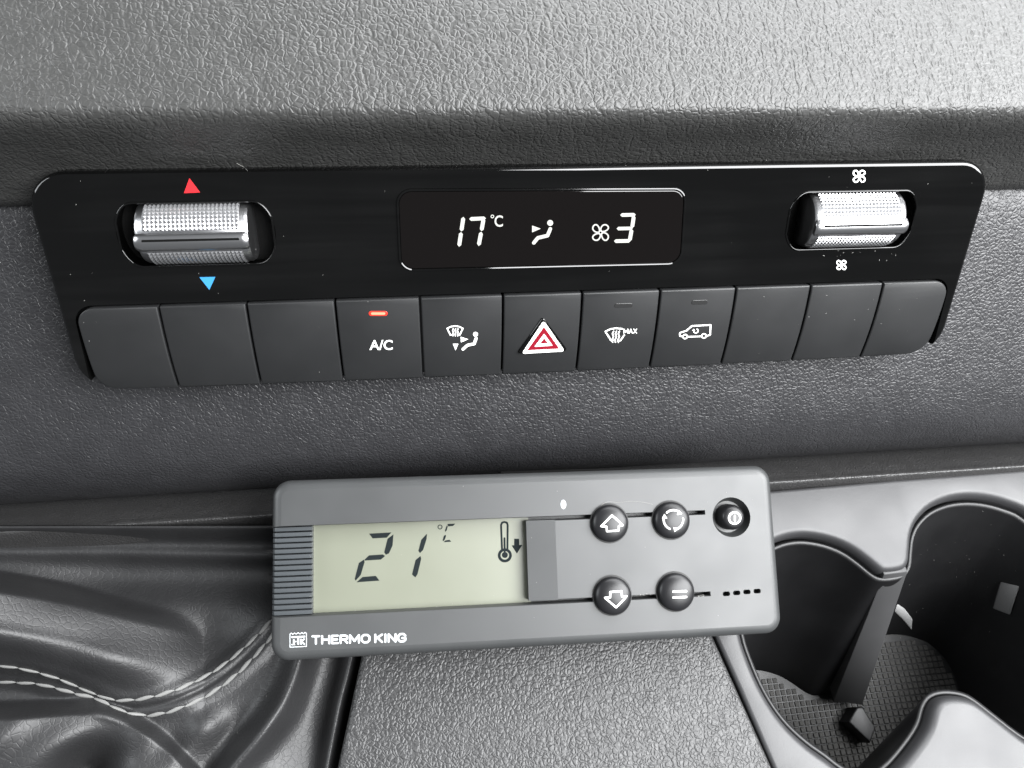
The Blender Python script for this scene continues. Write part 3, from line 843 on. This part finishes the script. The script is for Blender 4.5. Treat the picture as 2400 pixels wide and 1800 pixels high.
# rubber mat with a grid of raised pads on the floor
WF = WS-.0036+down[2]*DEPTH
fl = [(p[0], p[1]) for p in well_ring(1.0)]
mt = link('rubber_mat', slab(offset(ccw(fl), .0012), WF-.0002, WF+.0008), M['mat'], ch)
def inside(p, poly):
    x, y = p; c = False; j = len(poly)-1
    for i in range(len(poly)):
        xi, yi = poly[i]; xj, yj = poly[j]
        if (yi > y) != (yj > y) and x < (xj-xi)*(y-yi)/(yj-yi)+xi: c = not c
        j = i
    return c
inner = offset(ccw(fl), .0026)
pv_, pf_ = [], []; ps = .0022
ulo, uhi = min(p[0] for p in fl), max(p[0] for p in fl); vlo, vhi = min(p[1] for p in fl), max(p[1] for p in fl)
for i in range(int((uhi-ulo)/ps)+1):
    for j in range(int((vhi-vlo)/ps)+1):
        u, v = ulo+i*ps+.0006*(j % 1), vlo+j*ps
        if not inside((u, v), inner): continue
        b = len(pv_); a0, a1 = ps*.45, ps*.33; z0, z1 = WF+.0008, WF+.00135+random.uniform(-.00006, .00006)
        pv_ += [(u-a0, v-a0, z0), (u+a0, v-a0, z0), (u+a0, v+a0, z0), (u-a0, v+a0, z0), (u-a1, v-a1, z1), (u+a1, v-a1, z1), (u+a1, v+a1, z1), (u-a1, v+a1, z1)]
        pf_ += [(b+4, b+5, b+6, b+7)]+[(b+k, b+(k+1) % 4, b+4+(k+1) % 4, b+4+k) for k in range(4)]
tag(link('mat_pads', mesh('mat_pads', pv_, pf_), M['mat'], mt, smooth=None), kind='stuff')
# wedge shaped post standing on the mat below the dividing rib
def wpt(x, y, w): return (*CON.c(7, x, y, w), w)
z0, z1 = WF+.0009, WF+.0085
a = [CON.c(7, x, y, z1) for x, y in ((905, 1345), (935, 1342), (1004, 1450), (975, 1530), (860, 1420))]
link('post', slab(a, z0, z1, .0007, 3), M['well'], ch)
# dividing rib: a flat dusty fin down the wall where the two wells meet
def fin(top, bot, near):
    A = [np.array(wpt(*p, WS-.0066)) for p in top]; B = [np.array(wpt(*p, WF+.001)) for p in bot]
    e = np.array([-CON.o@CON.U, -CON.o@CON.V, -CON.o@CON.N]); fr = []
    for p in A+B: d = e-p; fr.append(p+d/np.linalg.norm(d)*near)
    bk = [p+np.array([0, .006, -.001]) for p in fr]
    me = fix_normals(mesh('fin', fr+bk, [(0, 1, 3, 2), (4, 6, 7, 5), (0, 4, 5, 1), (2, 3, 7, 6), (0, 2, 6, 4), (1, 5, 7, 3)]))
    bm_ = bmesh.new(); bm_.from_mesh(me); bmesh.ops.bevel(bm_, geom=bm_.edges[:], offset=.0004, segments=2, affect='EDGES', profile=.5); bm_.to_mesh(me); bm_.free()
    return me
link('dividing_rib', fin(((1044, 656), (1168, 640)), ((782, 1312), (932, 1335)), .0062), M['post'], ch, smooth=40)
# sprung tabs and a slot on the wall of the right-hand well
from mathutils.bvhtree import BVHTree
tree = BVHTree.FromPolygons([Vector(v) for v in verts], faces)
eye = Vector((float(-CON.o@CON.U), float(-CON.o@CON.V), float(-CON.o@CON.N)))
def on_wall(x, y, lift):
    d = ray(*src(7, x, y)); d = Vector((float(d@CON.U), float(d@CON.V), float(d@CON.N))).normalized()
    hit = tree.ray_cast(eye, d)[0]
    return hit-d*lift, d
def wall_piece(name, pts, lift, m):
    fr, bk = [], []
    for x, y in pts:
        p, d = on_wall(x, y, lift); fr.append(tuple(p)); bk.append(tuple(p+d*(lift+.002)))
    n_ = len(pts); fs = [tuple(range(n_)), tuple(range(n_, 2*n_))[::-1]]+[(k, (k+1) % n_, n_+(k+1) % n_, n_+k) for k in range(n_)]
    me = fix_normals(mesh(name, fr+bk, fs))
    bm_ = bmesh.new(); bm_.from_mesh(me); bmesh.ops.bevel(bm_, geom=bm_.edges[:], offset=.0004, segments=2, affect='EDGES', profile=.5); bm_.to_mesh(me); bm_.free()
    return link(name, me, m, ch, smooth=40)
wall_piece('sprung_tab', ((1112, 806), (1150, 832), (1192, 888), (1186, 944), (1140, 888), (1098, 850)), .003, M['tab'])
wall_piece('sprung_tab', ((1648, 694), (1746, 716), (1698, 866), (1608, 832)), .003, M['tab2'])
wall_piece('tab_slot', ((1512, 900), (1606, 850), (1680, 884), (1572, 1066), (1440, 985)), .0008, M['dark'])

# ------------------------------------------------------------------ gear lever boot
def interp(pts, x):
    return np.interp(x, [p[0] for p in pts], [p[1] for p in pts])
def sstep(a, b, x):
    t = np.clip((x-a)/(b-a), 0, 1); return t*t*(3-2*t)
def dist_line(X, Y, pts):
    D = np.full(X.shape, 1e9)
    for (x0, y0), (x1, y1) in zip(pts[:-1], pts[1:]):
        dx, dy = x1-x0, y1-y0; t = np.clip(((X-x0)*dx+(Y-y0)*dy)/(dx*dx+dy*dy), 0, 1)
        D = np.minimum(D, np.hypot(X-x0-t*dx, Y-y0-t*dy))
    return D
def curve(pts, n=8): return [tuple(p) for p in catmull(pts, n)]
S1 = curve([(-140, 1075), (0, 1090), (130, 1108), (320, 1160), (480, 1228), (610, 1276), (720, 1283), (900, 1250), (1060, 1190), (1200, 1115), (1300, 1040), (1400, 950), (1480, 870), (1560, 780)])
S2 = curve([(-140, 1172), (0, 1180), (220, 1192), (400, 1240), (530, 1272), (680, 1345), (820, 1368), (930, 1350), (1040, 1310), (1150, 1258), (1250, 1190), (1340, 1115), (1420, 1030), (1490, 950), (1570, 850)])
SM = [((a[0]+b[0])/2, (a[1]+b[1])/2) for a, b in zip(curve([S1[int(i)] for i in np.linspace(0, len(S1)-1, 30)], 2), curve([S2[int(i)] for i in np.linspace(0, len(S2)-1, 30)], 2))]
EA = [(-200, 540), (0, 580), (200, 612), (400, 650), (700, 730), (1000, 805), (1150, 862), (1300, 930), (1600, 1000)]
EB = [(-200, 1300), (0, 1290), (200, 1282), (400, 1268), (530, 1268), (600, 1284), (680, 1312), (760, 1350), (850, 1405), (950, 1484), (1050, 1590), (1120, 1665), (1300, 1850), (2200, 2400)]
RC = curve([(1700, 900), (1665, 1050), (1625, 1180), (1555, 1330), (1420, 1500), (1290, 1650), (1200, 1800)])
RD = curve([(1960, 1000), (1925, 1150), (1885, 1300), (1845, 1500), (1815, 1660), (1790, 1800)])
def boot_height(X, Y):
    h = -5+10*np.exp(-((Y-318)/55.)**2)
    # hollow under the ledge
    h += -6*np.exp(-((Y-600)/150.)**2)*sstep(-100, 700, X)
    h += 2.2*np.exp(-((Y-455-.02*X)/45.)**2)
    # the broad upper fold falls away towards the right, where its leather catches the window
    ea = interp(EA, X); t = Y-ea; k = np.clip((1130-X)/1130., 0, 1.2)
    h += 28*k*sstep(-20, 110, t)*(1-sstep(300, 640, t)) + 3.5*k*sstep(250, 500, t)
    h += 2.5*np.exp(-(((X-650)/260.)**2+((Y-1060)/130.)**2))
    h += -4*np.exp(-(((X-1180)/220.)**2+((Y-900)/150.)**2))
    # seam: raised double band with a groove
    d = dist_line(X, Y, SM); d1 = np.minimum(dist_line(X, Y, S1), dist_line(X, Y, S2))
    h += 1.6*np.exp(-(d/80.)**4) - 1.0*np.exp(-(d/16.)**2) - .3*np.exp(-(d1/14.)**2)
    # lower fold lying over the seam
    eb = interp(EB, X); t = Y-eb; k = np.clip((1250-X)/1250., 0, 1.15)
    h += (4+9*k)*sstep(-10, 110, t)*(1-.5*sstep(150, 600, t)*sstep(700, 300, X))
    h -= 15*np.exp(-(((X-540+(Y-1560)*.5)/150.)**2+((Y-1660)/150.)**2))
    h += 3*np.exp(-(((X-1130)/140.)**2+((Y-1430)/110.)**2))
    # upright folds beside the panel
    dc = dist_line(X, Y, RC); dd = dist_line(X, Y, RD)
    h += 10*np.exp(-(dc/78.)**2) - 5*sstep(1450, 1750, X) + 7*np.exp(-(dd/45.)**2)
    h += -4*np.exp(-(((X-1330+(Y-1400)*.5)/110.)**2))*sstep(1250, 1500, Y)
    h += .5*np.sin((X*.5+Y)*.022+2*np.sin(X*.006))*sstep(1280, 1420, Y)*(1-sstep(1000, 1250, X))
    return h*.001
bx = np.linspace(-150, 2015, 320); by = np.linspace(318, 1790, 240)
BX, BY = np.meshgrid(bx, by); BH = boot_height(BX, BY)
for _ in range(3):                                  # leather does not crease sharply
    Q = np.pad(BH, 1, mode='edge'); BH = (Q[:-2, 1:-1]+Q[2:, 1:-1]+Q[1:-1, :-2]+Q[1:-1, 2:]+2*Q[1:-1, 1:-1])/6
def boot_point(x, y, extra=0.0):
    fi = np.clip((x-bx[0])/(bx[1]-bx[0]), 0, len(bx)-1.001); fj = np.clip((y-by[0])/(by[1]-by[0]), 0, len(by)-1.001)
    i, j = int(fi), int(fj); a, b = fi-i, fj-j
    h = float(BH[j, i]*(1-a)*(1-b)+BH[j, i+1]*a*(1-b)+BH[j+1, i]*(1-a)*b+BH[j+1, i+1]*a*b)+extra
    return (*CON.c(6, x, y, h), h)
verts = [(*CON.c(6, BX[j, i], BY[j, i], BH[j, i]), BH[j, i]) for j in range(len(by)) for i in range(len(bx))]
nb = len(bx)
faces = [(j*nb+i, (j+1)*nb+i, (j+1)*nb+i+1, j*nb+i+1) for j in range(len(by)-1) for i in range(nb-1)]
boot = empty('gear_lever_boot', CON.matrix())
tag(boot, 'soft black leather gear lever boot with pale double stitching, gathered in folds', 'gear boot')
sk = link('leather_skin', mesh('skin', verts, faces), M['boot'], boot, smooth=80)
so = sk.modifiers.new('thickness', 'SOLIDIFY'); so.thickness = .0012; so.offset = -1
# stitches
def stitch_mesh():
    vs, fs = [], []; n = 8; prof_ = [(-.5, .12), (-.42, .55), (-.2, .95), (.1, 1.0), (.34, .7), (.5, .12)]
    for x, r in prof_: vs += [(x, .24*r*math.cos(2*math.pi*k/n)+.05*math.sin(x*5), .16*r*math.sin(2*math.pi*k/n)+.03) for k in range(n)]
    for i in range(len(prof_)-1):
        for k in range(n): l = (k+1) % n; fs.append((i*n+k, i*n+l, (i+1)*n+l, (i+1)*n+k))
    fs.append(tuple(range(n))); fs.append(tuple((len(prof_)-1)*n+k for k in range(n))); return fix_normals(mesh('stitch', vs, fs))
st = stitch_mesh()
for line in (S1, S2):
    W = [np.array(boot_point(x, y)) for x, y in line]
    cum = np.concatenate([[0], np.cumsum([np.linalg.norm(b-a) for a, b in zip(W[:-1], W[1:])])]); s = .001
    while s+.0046 < cum[-1]:
        def at(d): return np.array([np.interp(d, cum, [p[k] for p in line]) for k in (0, 1)])
        p0, p1 = at(s), at(s+.0046)
        a, b = np.array(boot_point(*p0, .0001)), np.array(boot_point(*p1, .0001)); L = np.linalg.norm(b-a)
        s += .0052
        xa = (b-a)/L; e = np.array(boot_point(p0[0]+4, p0[1]-12))-np.array(boot_point(*p0)); z = np.cross(xa, e); z /= np.linalg.norm(z); z = z if z[2] > 0 else -z
        y_ = np.cross(z, xa); c = (a+b)/2
        o = link('stitch', st, M['thread'], sk, smooth=60)
        L2 = .0052; SWD = .0024
        o.matrix_local = Matrix(((xa[0]*L2, y_[0]*SWD, z[0]*SWD, c[0]), (xa[1]*L2, y_[1]*SWD, z[1]*SWD, c[1]), (xa[2]*L2, y_[2]*SWD, z[2]*SWD, c[2]), (0, 0, 0, 1)))

# ------------------------------------------------------------------ dust, lint and scratches
bpy.context.view_layer.update()
dg = bpy.context.evaluated_depsgraph_get()
rng = random.Random(11)
dv, df = [], []
def fleck(px, py, size, long_=1.0):
    d = Vector(ray(px, py).tolist()).normalized()
    ok, loc, nor, _i, _o, _m = scene.ray_cast(dg, Vector((0, 0, 0)), d)
    if not ok: return
    if nor.dot(d) > 0: nor = -nor
    t = nor.orthogonal().normalized(); t.rotate(Matrix.Rotation(rng.uniform(0, 6.28), 3, nor)); b = nor.cross(t); k0 = len(dv); n = 6
    for k in range(n):
        a = 2*math.pi*k/n; r = size*rng.uniform(.6, 1.1)
        dv.append(loc+nor*.00004+t*r*long_*math.cos(a)+b*r*math.sin(a))
    dv.append(loc+nor*(.00004+size*.7))
    for k in range(n): df.append((k0+k, k0+(k+1) % n, k0+n))
for _ in range(95):
    fleck(rng.uniform(0, 2400), rng.uniform(300, 1800), rng.uniform(.00004, .00012))
for _ in range(45):                                   # grime along the lower edge of the small display
    x = rng.uniform(728, 1290); fleck(x, 1440-(x-728)*.052-abs(rng.gauss(0, 3)), rng.uniform(.00004, .00011))
for _ in range(14): fleck(728+rng.gauss(0, 1.5), rng.uniform(1240, 1436), rng.uniform(.00004, .00009))
for _ in range(12):                                   # scuffs on the gloss below the fan wheel and on the blank keys
    fleck(rng.uniform(1900, 2100), rng.uniform(585, 615), rng.uniform(.00004, .00008), rng.uniform(1, 5))
for _ in range(16): fleck(rng.uniform(1750, 2150), rng.uniform(690, 830), rng.uniform(.00004, .00008), rng.uniform(1, 4))
for _ in range(40): fleck(rng.uniform(2130, 2400), rng.uniform(1180, 1500), rng.uniform(.00005, .00012))
for a, b in (((1485, 1207), (1520, 1204)), ((1490, 1396), (1530, 1393)), ((1636, 1397), (1650, 1396))):
    for _ in range(16): t = rng.random(); fleck(a[0]+(b[0]-a[0])*t, a[1]+(b[1]-a[1])*t+rng.uniform(-2, 2), rng.uniform(.00008, .0002))
def fibre(pts, r):
    path = []
    for px, py in catmull(pts, 6):
        d = Vector(ray(px, py).tolist()).normalized(); ok, loc, nor, *_ = scene.ray_cast(dg, Vector((0, 0, 0)), d)
        if ok: path.append(np.array(loc-d*.0002))
    v_, f_ = tube_verts(path, r, False, 4); k0 = len(dv)
    dv.extend(Vector(p.tolist()) for p in v_); df.extend(tuple(i+k0 for i in f) for f in f_)
fibre([(1408, 1184), (1425, 1176), (1450, 1178), (1470, 1175), (1500, 1176), (1530, 1182)], .000035)
fibre([(555, 383), (572, 392), (580, 400)], .00004)
dust = link('dust', mesh('dust', dv, df), M['dust'], smooth=None)
tag(dust, 'pale dust specks and lint scattered over the dashboard and controller', 'dust', kind='stuff')
